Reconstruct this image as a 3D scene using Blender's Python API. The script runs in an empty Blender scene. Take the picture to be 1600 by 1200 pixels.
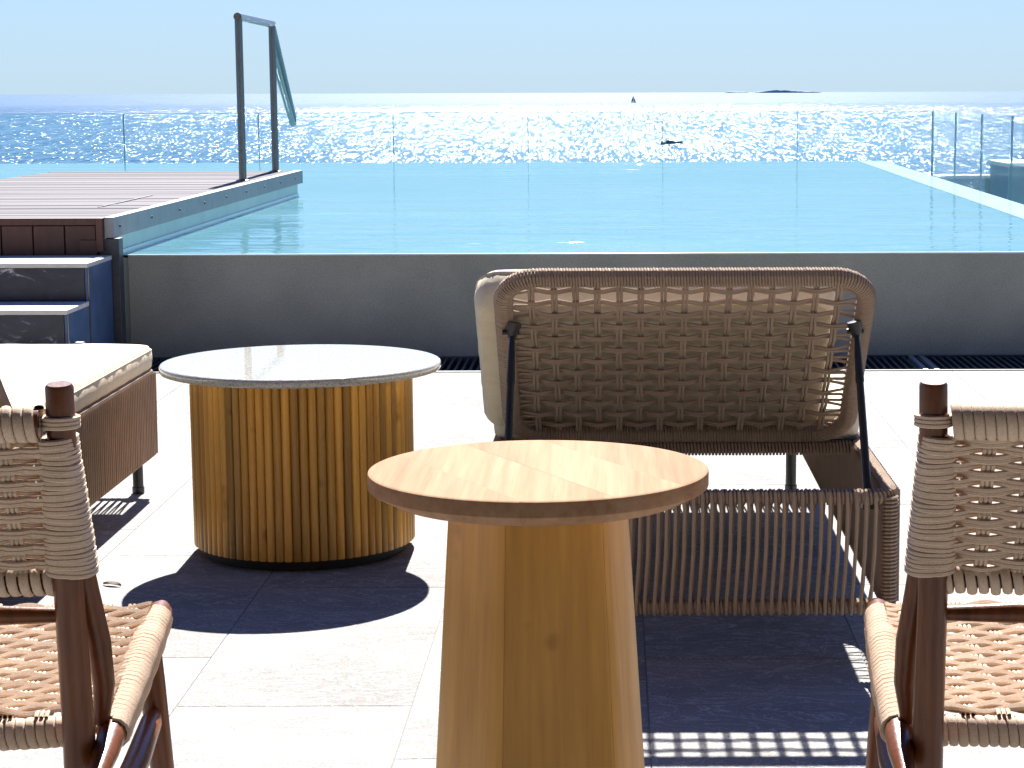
import bpy, bmesh, math, random
from mathutils import Matrix, Vector
random.seed(7)
S = bpy.context.scene
C = bpy.context.scene.collection
R = math.radians
PI = math.pi

# ------------------------------------------------------------------ camera
cd = bpy.data.cameras.new('camera')
cam = bpy.data.objects.new('camera', cd); C.objects.link(cam)
cd.sensor_width = 36; cd.lens = 72; cd.shift_x = -0.1
cd.clip_start = 0.05; cd.clip_end = 400000
pitch = math.atan(455.5/3200)
cam.matrix_world = Matrix.Translation((0, 0, 1.23)) @ Matrix.Rotation(PI/2-pitch, 4, 'X') @ Matrix.Rotation(-0.0031, 4, 'Z')
S.camera = cam
S.render.resolution_x = 1024; S.render.resolution_y = 768

# ------------------------------------------------------------------ light
SUN_EL = 44.5
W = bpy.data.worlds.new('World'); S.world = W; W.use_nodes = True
wn = W.node_tree; wn.nodes.clear()
sky = wn.nodes.new('ShaderNodeTexSky'); sky.sky_type = 'NISHITA'; sky.sun_disc = False
sky.sun_elevation = R(SUN_EL); sky.sun_rotation = R(-0.6)
sky.altitude = 30; sky.air_density = 1.0; sky.dust_density = 0.4; sky.ozone_density = 2.5
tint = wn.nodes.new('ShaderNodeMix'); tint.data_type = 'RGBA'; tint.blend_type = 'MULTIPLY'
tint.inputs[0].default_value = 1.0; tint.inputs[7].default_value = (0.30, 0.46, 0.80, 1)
bg = wn.nodes.new('ShaderNodeBackground'); bg.inputs[1].default_value = 0.05
wo = wn.nodes.new('ShaderNodeOutputWorld')
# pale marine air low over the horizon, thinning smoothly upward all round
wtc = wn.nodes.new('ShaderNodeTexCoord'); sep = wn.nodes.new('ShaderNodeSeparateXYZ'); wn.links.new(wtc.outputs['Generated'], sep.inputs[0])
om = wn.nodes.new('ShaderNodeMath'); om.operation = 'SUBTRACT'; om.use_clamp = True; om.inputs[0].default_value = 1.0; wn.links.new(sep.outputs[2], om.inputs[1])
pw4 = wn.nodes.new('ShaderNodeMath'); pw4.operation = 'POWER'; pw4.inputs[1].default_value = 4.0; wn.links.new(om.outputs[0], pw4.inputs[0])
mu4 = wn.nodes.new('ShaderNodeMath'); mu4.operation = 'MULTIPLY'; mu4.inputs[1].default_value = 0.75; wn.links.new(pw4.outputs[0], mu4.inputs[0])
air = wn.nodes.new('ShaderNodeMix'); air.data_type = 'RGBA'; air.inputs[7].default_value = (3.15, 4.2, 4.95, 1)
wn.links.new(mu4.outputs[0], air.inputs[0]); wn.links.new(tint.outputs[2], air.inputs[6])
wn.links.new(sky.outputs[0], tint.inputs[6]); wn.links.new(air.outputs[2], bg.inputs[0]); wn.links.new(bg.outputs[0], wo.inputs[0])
sd = bpy.data.lights.new('sun', 'SUN'); sd.energy = 5.0; sd.angle = R(0.5); sd.color = (1.0, 0.955, 0.90)
sun = bpy.data.objects.new('sun', sd); C.objects.link(sun)
sun.rotation_euler = (R(-(90-SUN_EL)), 0, R(0.6)); sun.location = (0, 20, 30)
S.view_settings.view_transform = 'Standard'; S.view_settings.look = 'None'
S.view_settings.gamma = 1; S.view_settings.use_curve_mapping = False
S.view_settings.exposure = 1.85

# ------------------------------------------------------------------ materials
class N:
    """tiny node helper"""
    def __init__(s, name):
        s.m = bpy.data.materials.new(name); s.m.use_nodes = True
        s.t = s.m.node_tree; s.t.nodes.clear()
        s.out = s.t.nodes.new('ShaderNodeOutputMaterial')
    def n(s, typ, **kw):
        x = s.t.nodes.new('ShaderNode'+typ)
        for k, v in kw.items(): setattr(x, k, v)
        return x
    def l(s, a, b): s.t.links.new(a, b)
    def coord(s, scale=(1, 1, 1), rand=0.0, loc=(0, 0, 0), rot=(0, 0, 0)):
        tc = s.n('TexCoord'); mp = s.n('Mapping')
        mp.inputs['Scale'].default_value = scale; mp.inputs['Rotation'].default_value = rot
        mp.inputs['Location'].default_value = loc
        src = tc.outputs['Object']
        if rand:
            oi = s.n('ObjectInfo'); mu = s.n('Math', operation='MULTIPLY'); mu.inputs[1].default_value = rand
            s.l(oi.outputs['Random'], mu.inputs[0])
            ad = s.n('VectorMath', operation='ADD'); s.l(src, ad.inputs[0])
            s.l(mu.outputs[0], ad.inputs[1]); src = ad.outputs[0]
        s.l(src, mp.inputs['Vector']); return mp.outputs[0]
    def noise(s, vec, scale, detail=4, rough=.55, dist=0):
        x = s.n('TexNoise'); x.inputs['Scale'].default_value = scale; x.inputs['Detail'].default_value = detail
        x.inputs['Roughness'].default_value = rough; x.inputs['Distortion'].default_value = dist
        s.l(vec, x.inputs['Vector']); return x
    def ramp(s, fac, stops):
        r = s.n('ValToRGB'); e = r.color_ramp.elements
        while len(e) < len(stops): e.new(0.5)
        for i, (p, c) in enumerate(stops):
            e[i].position = p; e[i].color = (*c, 1) if len(c) == 3 else c
        s.l(fac, r.inputs[0]); return r.outputs[0]
    def mix(s, fac, a, b, mode='MIX'):
        x = s.n('Mix', data_type='RGBA', blend_type=mode)
        if isinstance(fac, (int, float)): x.inputs[0].default_value = fac
        else: s.l(fac, x.inputs[0])
        for v, i in ((a, 6), (b, 7)):
            if isinstance(v, tuple): x.inputs[i].default_value = (*v, 1) if len(v) == 3 else v
            else: s.l(v, x.inputs[i])
        return x.outputs[2]
    def bump(s, h, strength=.3, dist=.01, normal=None):
        b = s.n('Bump'); b.inputs['Strength'].default_value = strength; b.inputs['Distance'].default_value = dist
        s.l(h, b.inputs['Height'])
        if normal: s.l(normal, b.inputs['Normal'])
        return b.outputs[0]
    def bsdf(s, col, rough=.5, metal=0, spec=.5, normal=None, coat=0, ior=None):
        p = s.n('BsdfPrincipled')
        if isinstance(col, tuple): p.inputs['Base Color'].default_value = (*col, 1)
        else: s.l(col, p.inputs['Base Color'])
        if isinstance(rough, (int, float)): p.inputs['Roughness'].default_value = rough
        else: s.l(rough, p.inputs['Roughness'])
        p.inputs['Metallic'].default_value = metal; p.inputs['Specular IOR Level'].default_value = spec
        p.inputs['Coat Weight'].default_value = coat; p.inputs['Coat Roughness'].default_value = .12
        if ior: p.inputs['IOR'].default_value = ior
        if normal: s.l(normal, p.inputs['Normal'])
        s.l(p.outputs[0], s.out.inputs[0]); return p
    def objrand(s, lo, hi):
        oi = s.n('ObjectInfo'); mr = s.n('MapRange')
        mr.inputs['To Min'].default_value = lo; mr.inputs['To Max'].default_value = hi
        s.l(oi.outputs['Random'], mr.inputs[0]); return mr.outputs[0]

def wood(name, dark, light, axis=2, rough=.4, coat=0, rand=.25, fine=60, spec=.5, knots=True):
    a = N(name)
    sc = [fine/6]*3; sc[axis] = fine/110
    v = a.coord(tuple(sc), rand=17)
    g = a.noise(v, 1.2, 6, .6, 1.2)
    sf = [fine*3]*3; sf[axis] = 2.5
    g2 = a.noise(a.coord(tuple(sf), rand=9), 1.0, 3, .6)
    col = a.ramp(g.outputs[0], [(.28, dark), (.5, tuple((d+l)/2 for d, l in zip(dark, light))), (.72, light)])
    col = a.mix(.35, col, a.ramp(g2.outputs[0], [(.3, tuple(d*.8 for d in dark)), (.7, light)]))
    if knots:
        k = a.noise(a.coord((9, 9, 9), rand=31), 1.0, 2, .5)
        kk = a.ramp(k.outputs[0], [(.66, (1, 1, 1)), (.74, (.45, .32, .22))])
        col = a.mix(.8, col, kk, 'MULTIPLY')
    rr = a.objrand(1-rand, 1+rand*.6)
    cc = a.n('CombineColor'); a.l(rr, cc.inputs[0]); a.l(rr, cc.inputs[1]); a.l(rr, cc.inputs[2])
    col = a.mix(1.0, col, cc.outputs[0], 'MULTIPLY')
    a.bsdf(col, rough, 0, spec, a.bump(g2.outputs[0], .25, .002), coat)
    return a.m

def simple(name, col, rough=.5, metal=0, spec=.5, var=.15, scale=30, bump=.1, coat=0):
    a = N(name); v = a.coord()
    g = a.noise(v, scale, 5, .6)
    lo = tuple(c*(1-var) for c in col); hi = tuple(min(1, c*(1+var)) for c in col)
    a.bsdf(a.ramp(g.outputs[0], [(.3, lo), (.7, hi)]), rough, metal, spec, a.bump(g.outputs[0], bump, .002), coat)
    return a.m

def rope(name, col, scale=900):
    a = N(name); v = a.coord()
    g = a.noise(v, scale, 2, .5); big = a.noise(v, 14, 3, .5)
    c1 = a.ramp(big.outputs[0], [(.3, tuple(c*.85 for c in col)), (.7, tuple(c*1.12 for c in col))])
    c2 = a.mix(.45, c1, a.ramp(g.outputs[0], [(.35, tuple(c*.55 for c in col)), (.65, tuple(c*1.25 for c in col))]))
    a.bsdf(c2, .85, 0, .15, a.bump(g.outputs[0], .55, .0012)); return a.m

M = {}
# floor stone tiles
a = N('floor_tile'); v = a.coord((1, 1, 1), rand=40)
g = a.noise(v, 5, 6, .6, .6); g2 = a.noise(v, 160, 3, .6); st = a.noise(a.coord((1, 1, 1)), 1.3, 5, .6, .5)
sp = a.noise(v, 300, 2, .5)
col = a.ramp(g.outputs[0], [(.3, (.17, .167, .165)), (.7, (.31, .305, .295))])
col = a.mix(.5, col, a.ramp(g2.outputs[0], [(.40, (.07, .07, .072)), (.52, (.30, .295, .28))]))
col = a.mix(.55, col, a.ramp(st.outputs[0], [(.4, (.22, .217, .21)), (.62, (.34, .335, .32))]))
vn = a.noise(a.coord((2.2, 5, 1), rand=13), 2.0, 8, .65, 2.5)
ve = a.ramp(vn.outputs[0], [(.485, (0, 0, 0)), (.5, (1, 1, 1)), (.515, (0, 0, 0))])
col = a.mix(a.mix(1.0, ve, (.6, .6, .6), 'MULTIPLY'), col, (.62, .62, .61))
rr = a.objrand(.93, 1.05); cc = a.n('CombineColor')
for i in range(3): a.l(rr, cc.inputs[i])
col = a.mix(1.0, col, cc.outputs[0], 'MULTIPLY')
a.bsdf(col, .85, 0, .06, a.bump(g2.outputs[0], .3, .0015)); M['tile'] = a.m
M['grout'] = simple('grout', (.17, .17, .165), .9, var=.1)
# stucco pool wall
a = N('pool_stucco'); v = a.coord((1, 1, 1)); g = a.noise(v, 1.6, 6, .65, .3); g2 = a.noise(v, 120, 4, .7)
col = a.ramp(g.outputs[0], [(.3, (.27, .285, .24)), (.7, (.44, .445, .385))])
col = a.mix(.4, col, a.ramp(g2.outputs[0], [(.35, (.10, .11, .10)), (.65, (.30, .31, .285))]))
a.bsdf(col, .8, 0, .2, a.bump(g2.outputs[0], .5, .004)); M['stucco'] = a.m
M['wet'] = simple('wet_plaster', (.55, .66, .66), .12, var=.1, scale=8)
M['rim'] = simple('submerged_rim', (.42, .62, .64), .1, var=.08, scale=3, bump=.05)
M['poolside'] = simple('pool_plaster', (.42, .53, .50), .35, var=.1, scale=4)
# pool water
a = N('pool_water')
v1 = a.coord((.34, .9, 1)); v2 = a.coord((.9, 2.6, 1)); v3 = a.coord((.16, .5, 1))
n1 = a.noise(v1, 1.5, 3, .5, .6); n2 = a.noise(v2, 1.4, 3, .55, .4); n3 = a.noise(v3, 1.0, 3, .5, .5)
msk = a.ramp(n3.outputs[0], [(.42, (.15, .15, .15)), (.62, (1, 1, 1))])
h = a.mix(.5, n1.outputs[0], n2.outputs[0])
b = a.n('Bump'); b.inputs['Distance'].default_value = .115; a.l(msk, b.inputs['Strength']); a.l(h, b.inputs['Height'])
col = a.ramp(n3.outputs[0], [(.3, (.06, .18, .225)), (.7, (.11, .25, .29))])
a.bsdf(col, .07, 0, .5, b.outputs[0], ior=1.33); M['pool'] = a.m
# sea
a = N('sea_water')
tc = a.n('TexCoord')
def seanoise(sx, sy, det, rg):
    mp = a.n('Mapping'); mp.inputs['Scale'].default_value = (sx, sy, 1); a.l(tc.outputs['Object'], mp.inputs[0])
    x = a.noise(mp.outputs[0], 1.0, det, rg); return x.outputs['Color']
def vsc(v, k):
    s_ = a.n('VectorMath', operation='SUBTRACT'); a.l(v, s_.inputs[0]); s_.inputs[1].default_value = (.5, .5, .5)
    m_ = a.n('VectorMath', operation='MULTIPLY'); a.l(s_.outputs[0], m_.inputs[0]); m_.inputs[1].default_value = (k*.62, k, 0)
    return m_.outputs[0]
sepx = a.n('SeparateXYZ'); a.l(tc.outputs['Object'], sepx.inputs[0])
def offshore(v, y0, y1, out=False):        # longer swell grows towards the open sea, chop is strongest inshore
    mr = a.n('MapRange', interpolation_type='SMOOTHSTEP'); mr.inputs['From Min'].default_value = y0; mr.inputs['From Max'].default_value = y1
    if out: mr.inputs['To Min'].default_value = 1.0; mr.inputs['To Max'].default_value = 0.15
    a.l(sepx.outputs[1], mr.inputs[0]); m_ = a.n('VectorMath', operation='SCALE'); a.l(v, m_.inputs[0]); a.l(mr.outputs[0], m_.inputs['Scale']); return m_.outputs[0]
parts_ = [offshore(vsc(seanoise(1.9, .085, 1, .5), 2.5), 1000, 2200, True), offshore(vsc(seanoise(.5, .022, 1, .5), 1.3), 1800, 3600, True),
          offshore(offshore(vsc(seanoise(.85, .015, 1, .5), 2.5), 1000, 2000), 2600, 5500, True), offshore(vsc(seanoise(.22, .0024, 1, .6), .7), 2200, 4500), offshore(vsc(seanoise(.012, .0035, 3, .5), .15), 1500, 3500, True)]
acc = None
for w_ in parts_:
    if acc is None: acc = w_; continue
    ad = a.n('VectorMath', operation='ADD'); a.l(acc, ad.inputs[0]); a.l(w_, ad.inputs[1]); acc = ad.outputs[0]
ad3 = a.n('VectorMath', operation='ADD'); a.l(acc, ad3.inputs[0]); ad3.inputs[1].default_value = (0, 0, 1)
nm = a.n('VectorMath', operation='NORMALIZE'); a.l(ad3.outputs[0], nm.inputs[0])
mrr = a.n('MapRange', interpolation_type='SMOOTHSTEP'); mrr.inputs['From Min'].default_value = 1400; mrr.inputs['From Max'].default_value = 6000
mrr.inputs['To Min'].default_value = .135; mrr.inputs['To Max'].default_value = .24; a.l(sepx.outputs[1], mrr.inputs[0])
a.bsdf((.010, .055, .13), mrr.outputs[0], 0, .5, nm.outputs[0], ior=1.33); M['sea'] = a.m
# ropes, fabrics
M['rope'] = rope('taupe_rope', (.34, .255, .19))
M['chairrope'] = rope('beige_rope', (.60, .46, .345))
a = N('cushion_fabric'); v = a.coord(); g = a.noise(v, 700, 2, .5); g2 = a.noise(a.coord((3, 9, 3)), 3.0, 4, .6, 1.0)
col = a.mix(.3, a.ramp(g2.outputs[0], [(.3, (.60, .52, .37)), (.7, (.68, .60, .44))]), a.ramp(g.outputs[0], [(.3, (.46, .41, .30)), (.7, (.64, .58, .45))]))
b1 = a.bump(g2.outputs[0], .35, .012); a.bsdf(col, .9, 0, .1, a.bump(g.outputs[0], .3, .001, b1)); M['cushion'] = a.m
M['teak'] = wood('golden_teak', (.42, .175, .018), (.80, .44, .075), 2, .38, rand=.5, fine=40)
M['pale_teak'] = wood('pale_teak', (.22, .115, .062), (.38, .25, .155), 1, .75, rand=.10, fine=26, spec=.04, knots=False)
M['stave'] = wood('stave_wood', (.40, .165, .014), (.66, .34, .045), 2, .4, rand=.12, fine=24)
M['darkwood'] = wood('varnished_dark_wood', (.05, .013, .004), (.20, .062, .018), 2, .33, spec=.35, rand=.1, fine=45, knots=False)
M['deckboard'] = wood('grey_deck_board', (.085, .08, .088), (.185, .176, .187), 0, .85, rand=.22, spec=.12, fine=30, knots=False)
M['fascia'] = wood('brown_fascia_board', (.05, .02, .014), (.10, .04, .028), 2, .6, rand=.2, fine=24, knots=False)
# terrazzo
a = N('terrazzo'); v = a.coord(); g = a.noise(v, 220, 4, .7); g3 = a.noise(v, 30, 3, .6)
col = a.ramp(g.outputs[0], [(.36, (.20, .185, .15)), (.48, (.38, .37, .325)), (.64, (.50, .49, .45))])
a.bsdf(col, a.ramp(g3.outputs[0], [(.3, (.02, .02, .02)), (.7, (.05, .05, .05))]), 0, .6); M['terrazzo'] = a.m
M['steel'] = simple('brushed_steel', (.17, .18, .185), .28, 1.0, var=.15, scale=60)
M['trim'] = simple('grey_metal_trim', (.26, .28, .29), .6, .2, var=.12, scale=12)
M['black'] = simple('black_metal', (.012, .012, .013), .4, 0, var=.3)
M['plinth'] = simple('black_plinth', (.01, .01, .01), .7)
M['grate'] = simple('dark_grate', (.05, .055, .07), .45, .3)
a = N('dark_marble_tile'); v = a.coord((1, 1, 1), rand=5); g = a.noise(a.coord((2.5, 2.5, 5), rand=5), 2.2, 8, .65, 1.6)
col = a.ramp(g.outputs[0], [(.42, (.012, .014, .03)), (.6, (.025, .028, .05)), (.68, (.42, .42, .46))])
a.bsdf(col, .35, 0, .5); M['marble'] = a.m
M['marble_side'] = simple('blue_grey_tile', (.05, .10, .20), .4, var=.3, scale=9)
M['tread'] = simple('pale_tread', (.55, .53, .49), .5, var=.08)
M['concrete'] = simple('painted_concrete', (.20, .27, .30), .8, var=.1, scale=3)
M['render'] = simple('pale_render', (.30, .26, .21), .8, var=.06, scale=3)
M['rock'] = simple('hazed_island_rock', (.33, .42, .50), .9, var=.3, scale=.004)  # distance haze is put into this pale blue colour
M['hull'] = simple('boat_hull', (.10, .13, .17), .9, spec=.1, var=.1)
M['hullwhite'] = simple('boat_cabin', (.12, .14, .17), .8, spec=.1, var=.05)
M['sail'] = simple('sail_cloth', (.20, .22, .24), .8, var=.05)
M['foam'] = simple('wake_foam', (.75, .8, .82), .6, var=.1)
M['leaf'] = simple('dry_leaf', (.16, .13, .10), .7, var=.3)
# glass
def glass(name, tintc, r=.02):
    a = N(name); fr = a.n('Fresnel'); fr.inputs[0].default_value = 1.4
    t = a.n('BsdfTransparent'); t.inputs[0].default_value = (*tintc, 1)
    g = a.n('BsdfGlossy'); g.inputs['Roughness'].default_value = r
    m = a.n('MixShader'); ge = a.n('NewGeometry'); iv = a.n('Math', operation='SUBTRACT'); iv.inputs[0].default_value = 1.0; a.l(ge.outputs['Backfacing'], iv.inputs[1])
    mf = a.n('Math', operation='MULTIPLY'); a.l(fr.outputs[0], mf.inputs[0]); a.l(iv.outputs[0], mf.inputs[1])
    a.l(mf.outputs[0], m.inputs[0]); a.l(t.outputs[0], m.inputs[1]); a.l(g.outputs[0], m.inputs[2])
    a.l(m.outputs[0], a.out.inputs[0]); return a.m
M['glass'] = glass('balustrade_glass', (.86, .955, .965))
M['glassedge'] = simple('glass_edge', (.08, .24, .27), .2, var=.05)
M['window'] = glass('window_glass', (.2, .3, .35), .05)

# ------------------------------------------------------------------ mesh helpers
class MB:
    def __init__(s): s.v = []; s.f = []; s.mi = []
    def add(s, vs, fs, mi=0):
        o = len(s.v); s.v += [tuple(p) for p in vs]; s.f += [tuple(i+o for i in q) for q in fs]; s.mi += [mi]*len(fs)
        return s
    def box(s, x0, x1, y0, y1, z0, z1, mi=0):
        vs = [(x, y, z) for z in (z0, z1) for y in (y0, y1) for x in (x0, x1)]
        return s.add(vs, [(0, 2, 3, 1), (4, 5, 7, 6), (0, 1, 5, 4), (2, 6, 7, 3), (0, 4, 6, 2), (1, 3, 7, 5)], mi)
    def prism(s, poly, z0, z1, mi=0):
        n = len(poly)
        vs = [(x, y, z0) for x, y in poly]+[(x, y, z1) for x, y in poly]
        return s.add(vs, [tuple(range(n))[::-1], tuple(range(n, 2*n))]+[(i, (i+1) % n, n+(i+1) % n, n+i) for i in range(n)], mi)
    def loft(s, rings, closed=True, caps=True, mi=0):
        n = len(rings[0]); vs = [p for r in rings for p in r]; fs = []
        for k in range(len(rings)-1):
            for i in range(n if closed else n-1):
                j = (i+1) % n
                fs.append((k*n+i, k*n+j, (k+1)*n+j, (k+1)*n+i))
        if caps: fs += [tuple(range(n))[::-1], tuple(range((len(rings)-1)*n, len(rings)*n))]
        return s.add(vs, fs, mi)
    def tube(s, path, r, n=8, caps=True, loop=False, flat=None, up=None, mi=0):
        """swept tube; r float or list; flat=(a,b) multiplies the two section axes"""
        P = [Vector(p) for p in path]; m = len(P); rings = []
        u = Vector(up) if up else None
        for i in range(m):
            if loop: t = P[(i+1) % m]-P[i-1]
            else: t = P[min(i+1, m-1)]-P[max(i-1, 0)]
            if t.length < 1e-9: t = Vector((0, 0, 1))
            t.normalize()
            if u is None:
                u = Vector((0, 0, 1)) if abs(t.z) < .9 else Vector((1, 0, 0))
            a_ = (u - t*u.dot(t))
            if a_.length < 1e-6: a_ = t.orthogonal()
            a_.normalize(); b_ = t.cross(a_)
            if not up: u = a_
            rr = r[i] if isinstance(r, (list, tuple)) else r
            fa, fb = flat if flat else (1, 1)
            rings.append([tuple(P[i]+a_*(rr*fa*math.cos(2*PI*k/n))+b_*(rr*fb*math.sin(2*PI*k/n))) for k in range(n)])
        if loop:
            rings.append(rings[0]); return s.loft(rings, caps=False, mi=mi)
        return s.loft(rings, caps=caps, mi=mi)
    def lathe(s, prof, n=48, mi=0):
        rings = [[(r*math.cos(2*PI*k/n), r*math.sin(2*PI*k/n), z) for k in range(n)] for r, z in prof]
        return s.loft(rings, mi=mi)
    def coil(s, path, R_, r, pitch=None, seg=9, n=5, wob=0, flat=None):
        """rope wound round a path: helix of rope radius r at distance R_ (float or list) from the path"""
        P = [Vector(p) for p in path]
        L = [0]
        for i in range(1, len(P)): L.append(L[-1]+(P[i]-P[i-1]).length)
        pitch = pitch or 2.02*r
        turns = max(1, int(L[-1]/pitch)); tot = turns*seg; pts = []; ups = []
        u = None; j = 0
        for k in range(tot+1):
            d = L[-1]*k/tot
            while j < len(P)-2 and L[j+1] < d: j += 1
            f = (d-L[j])/max(1e-9, L[j+1]-L[j]); c = P[j].lerp(P[j+1], f)
            t0 = (P[j+1]-P[j]).normalized()
            ta = (P[j+1]-P[max(j-1, 0)]).normalized(); tb = (P[min(j+2, len(P)-1)]-P[j]).normalized()
            t = (ta*(1-f)+tb*f).normalized()
            if u is None: u = Vector((0, 0, 1)) if abs(t.z) < .9 else Vector((1, 0, 0))
            a_ = (u-t*u.dot(t)).normalized(); b_ = t.cross(a_); u = a_
            RR = (R_[j]*(1-f)+R_[j+1]*f) if isinstance(R_, (list, tuple)) else R_
            th = 2*PI*k/seg
            w = 1+wob*math.sin(k*.37)*math.sin(k*.11+2)
            pts.append(c+(a_*math.cos(th)+b_*math.sin(th))*RR*w)
        # sweep with section axes: radial and along path
        rings = []
        m = len(pts)
        for i in range(m):
            t = (pts[min(i+1, m-1)]-pts[max(i-1, 0)]).normalized()
            d = L[-1]*i/tot; jj = min(range(len(L)-1), key=lambda q: 0 if L[q] <= d <= L[q+1] else abs(L[q]-d)+1)
            ax = (P[jj+1]-P[jj]).normalized()
            ax = (ax-t*ax.dot(t)).normalized(); rd = t.cross(ax)
            fa, fb = flat if flat else (1, 1)
            rings.append([tuple(pts[i]+ax*(r*fa*math.cos(2*PI*q/n))+rd*(r*fb*math.sin(2*PI*q/n))) for q in range(n)])
        return s.loft(rings, caps=False)
    def mesh(s, name, mats, smooth=True):
        me = bpy.data.meshes.new(name); me.from_pydata(s.v, [], s.f)
        for m_ in (mats if isinstance(mats, (list, tuple)) else [mats]): me.materials.append(m_)
        if any(s.mi): me.polygons.foreach_set('material_index', s.mi)
        if smooth:
            me.polygons.foreach_set('use_smooth', [True]*len(me.polygons))
            try: me.set_sharp_from_angle(angle=R(38))
            except Exception: pass
        me.update(); return me
    def build(s, name, mats, parent=None, smooth=True, bevel=0, seg=2):
        return link(s.mesh(name, mats, smooth), name, parent, bevel=bevel, seg=seg)

def link(me, name, parent=None, loc=(0, 0, 0), rot=(0, 0, 0), bevel=0, seg=2):
    o = bpy.data.objects.new(name, me); C.objects.link(o); o.parent = parent
    o.location = loc; o.rotation_euler = rot
    if bevel:
        b = o.modifiers.new('bevel', 'BEVEL'); b.width = bevel; b.segments = seg; b.limit_method = 'ANGLE'; b.harden_normals = False
    return o

def tag(o, label=None, cat=None, group=None, kind=None):
    if label: o['label'] = label
    if cat: o['category'] = cat
    if group: o['group'] = group
    if kind: o['kind'] = kind
    return o

def thing(name, loc, label, cat, group=None, rz=0):
    o = bpy.data.objects.new(name, None); C.objects.link(o); o.location = loc; o.rotation_euler = (0, 0, rz)
    o.empty_display_size = .2
    return tag(o, label, cat, group)

def copy_tree(o, parent=None):
    c = o.copy(); C.objects.link(c); c.parent = parent
    for ch in list(o.children): copy_tree(ch, c)
    return c

def arc(cx, cz, r, a0, a1, n):
    return [(cx+r*math.cos(a0+(a1-a0)*i/n), cz+r*math.sin(a0+(a1-a0)*i/n)) for i in range(n+1)]

# ================================================================== SETTING
ZW = 0.482            # pool water level
# sea
bm = bmesh.new(); bmesh.ops.create_circle(bm, cap_ends=True, segments=128, radius=250000)
me = bpy.data.meshes.new('sea'); bm.to_mesh(me); bm.free(); me.materials.append(M['sea'])
o = link(me, 'sea', loc=(0, 0, -25)); tag(o, kind='structure')
# terrace podium and lower terrace
o = MB().box(-14, 12, -9, 24.5, -26, -1.1).build('terrace_podium', M['concrete'], smooth=False); tag(o, kind='structure')
floor = MB().box(-14, 12, -9, 9.02, -1.1, -.0014).build('floor', M['grout'], smooth=False); tag(floor, kind='structure')
PX, PY, GAP = .478, 1.005, .0032
offs = {0: .34, 1: .015, 2: .70, 3: .0, -1: .67, -2: .0, -3: .365, -4: .70}
tileme = MB().box(GAP/2, PX-GAP/2, GAP/2, PY-GAP/2, -.0013, 0).mesh('tile', M['tile'], False)
far_t = MB()
for k in range(-28, 24):
    x0 = .066+k*PX
    off = offs.get(k, ((k*7) % 3)*.335)
    near = -9 <= k <= 8
    j = int((-8.8-off)/PY)
    while j*PY+off < 9.02:
        y0 = j*PY+off; j += 1
        y1 = min(y0+PY, 9.02)
        if near and y0 > -1.0:
            if y1-y0 > PY-1e-6: t_ = link(tileme, 'tile', floor, (x0, y0, 0))
            else:
                if y1-y0 < .03: continue
                t_ = MB().box(GAP/2, PX-GAP/2, GAP/2, y1-y0-GAP/2, -.0013, 0).build('tile', M['tile'], floor, False); t_.location = (x0, y0, 0)
        elif y1-y0 > .03:
            far_t.box(x0+GAP/2, x0+PX-GAP/2, y0+GAP/2, y1-GAP/2, -.0013, 0)
o = far_t.build('outer_tiles', M['tile'], floor, False); tag(o, kind='stuff')

# pool water and its shell
pool = MB().add([(-8.5, 9.60, ZW), (2.42, 9.60, ZW), (2.72, 22.27, ZW), (-8.5, 22.27, ZW)], [(0, 1, 2, 3)]).build('pool_water', M['pool'], smooth=False)
tag(pool, kind='structure')
pw = thing('infinity_pool_basin', (0, 9.575, 0), 'low grey stucco wall of the infinity pool with a wet water-filled brim', 'pool wall')
MB().box(-2.275, 6.5, 0, .02, -.4, ZW-.003).build('front_wall', M['stucco'], pw, False)
MB().box(-8.5, 6.5, .022, .2, -1.0, ZW-.012).build('wall_core', M['poolside'], pw, False)
MB().box(-2.275, 2.64, -.004, .026, ZW-.0028, ZW+.004).build('wet_edge', M['wet'], pw, False, bevel=.002)
# right rim, slanting very slightly, and far rim
def quadprism(p, z0, z1): return MB().prism([(x, y-9.575) for x, y in p], z0, z1)
quadprism([(2.36, 9.603), (2.62, 9.603), (2.935, 22.4), (2.66, 22.4)], -1.0, ZW+.003).build('side_rim', M['rim'], pw, False)
quadprism([(-8.5, 22.26), (2.655, 22.26), (2.655, 22.4), (-8.5, 22.4)], -1.0, ZW-.002).build('far_rim', M['rim'], pw, False)
quadprism([(2.66, 22.41), (-8.5, 22.41), (-8.5, 22.5), (2.66, 22.5)], -1.0, .1).build('overflow_trough', M['poolside'], pw, False)

# drain grate along the wall foot
dg = thing('drain_grate', (0, 9.02, 0), 'long dark drain grate in the floor along the foot of the grey pool wall', 'drain grate')
m = MB(); m.box(-8, 6.5, .0, .55, -.08, -.06); m.box(-8, 6.5, 0.003, .028, -.06, .004); m.box(-8, 6.5, .525, .553, -.06, .002)
m.build('grate_frame', M['grate'], dg, False)
m = MB(); x = -8.0
while x < 6.45:
    m.box(x, x+.012, .03, .523, -.03, -.002); x += .034
tag(m.build('grate_bars', M['grate'], dg, False), kind='stuff')
for x in (-5.5, -3.4, -1.2, .35, 1.38, 1.43, 3.5): MB().box(x, x+.022, .03, .523, -.04, .003).build('divider_bar', M['trim'], dg, False)

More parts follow.
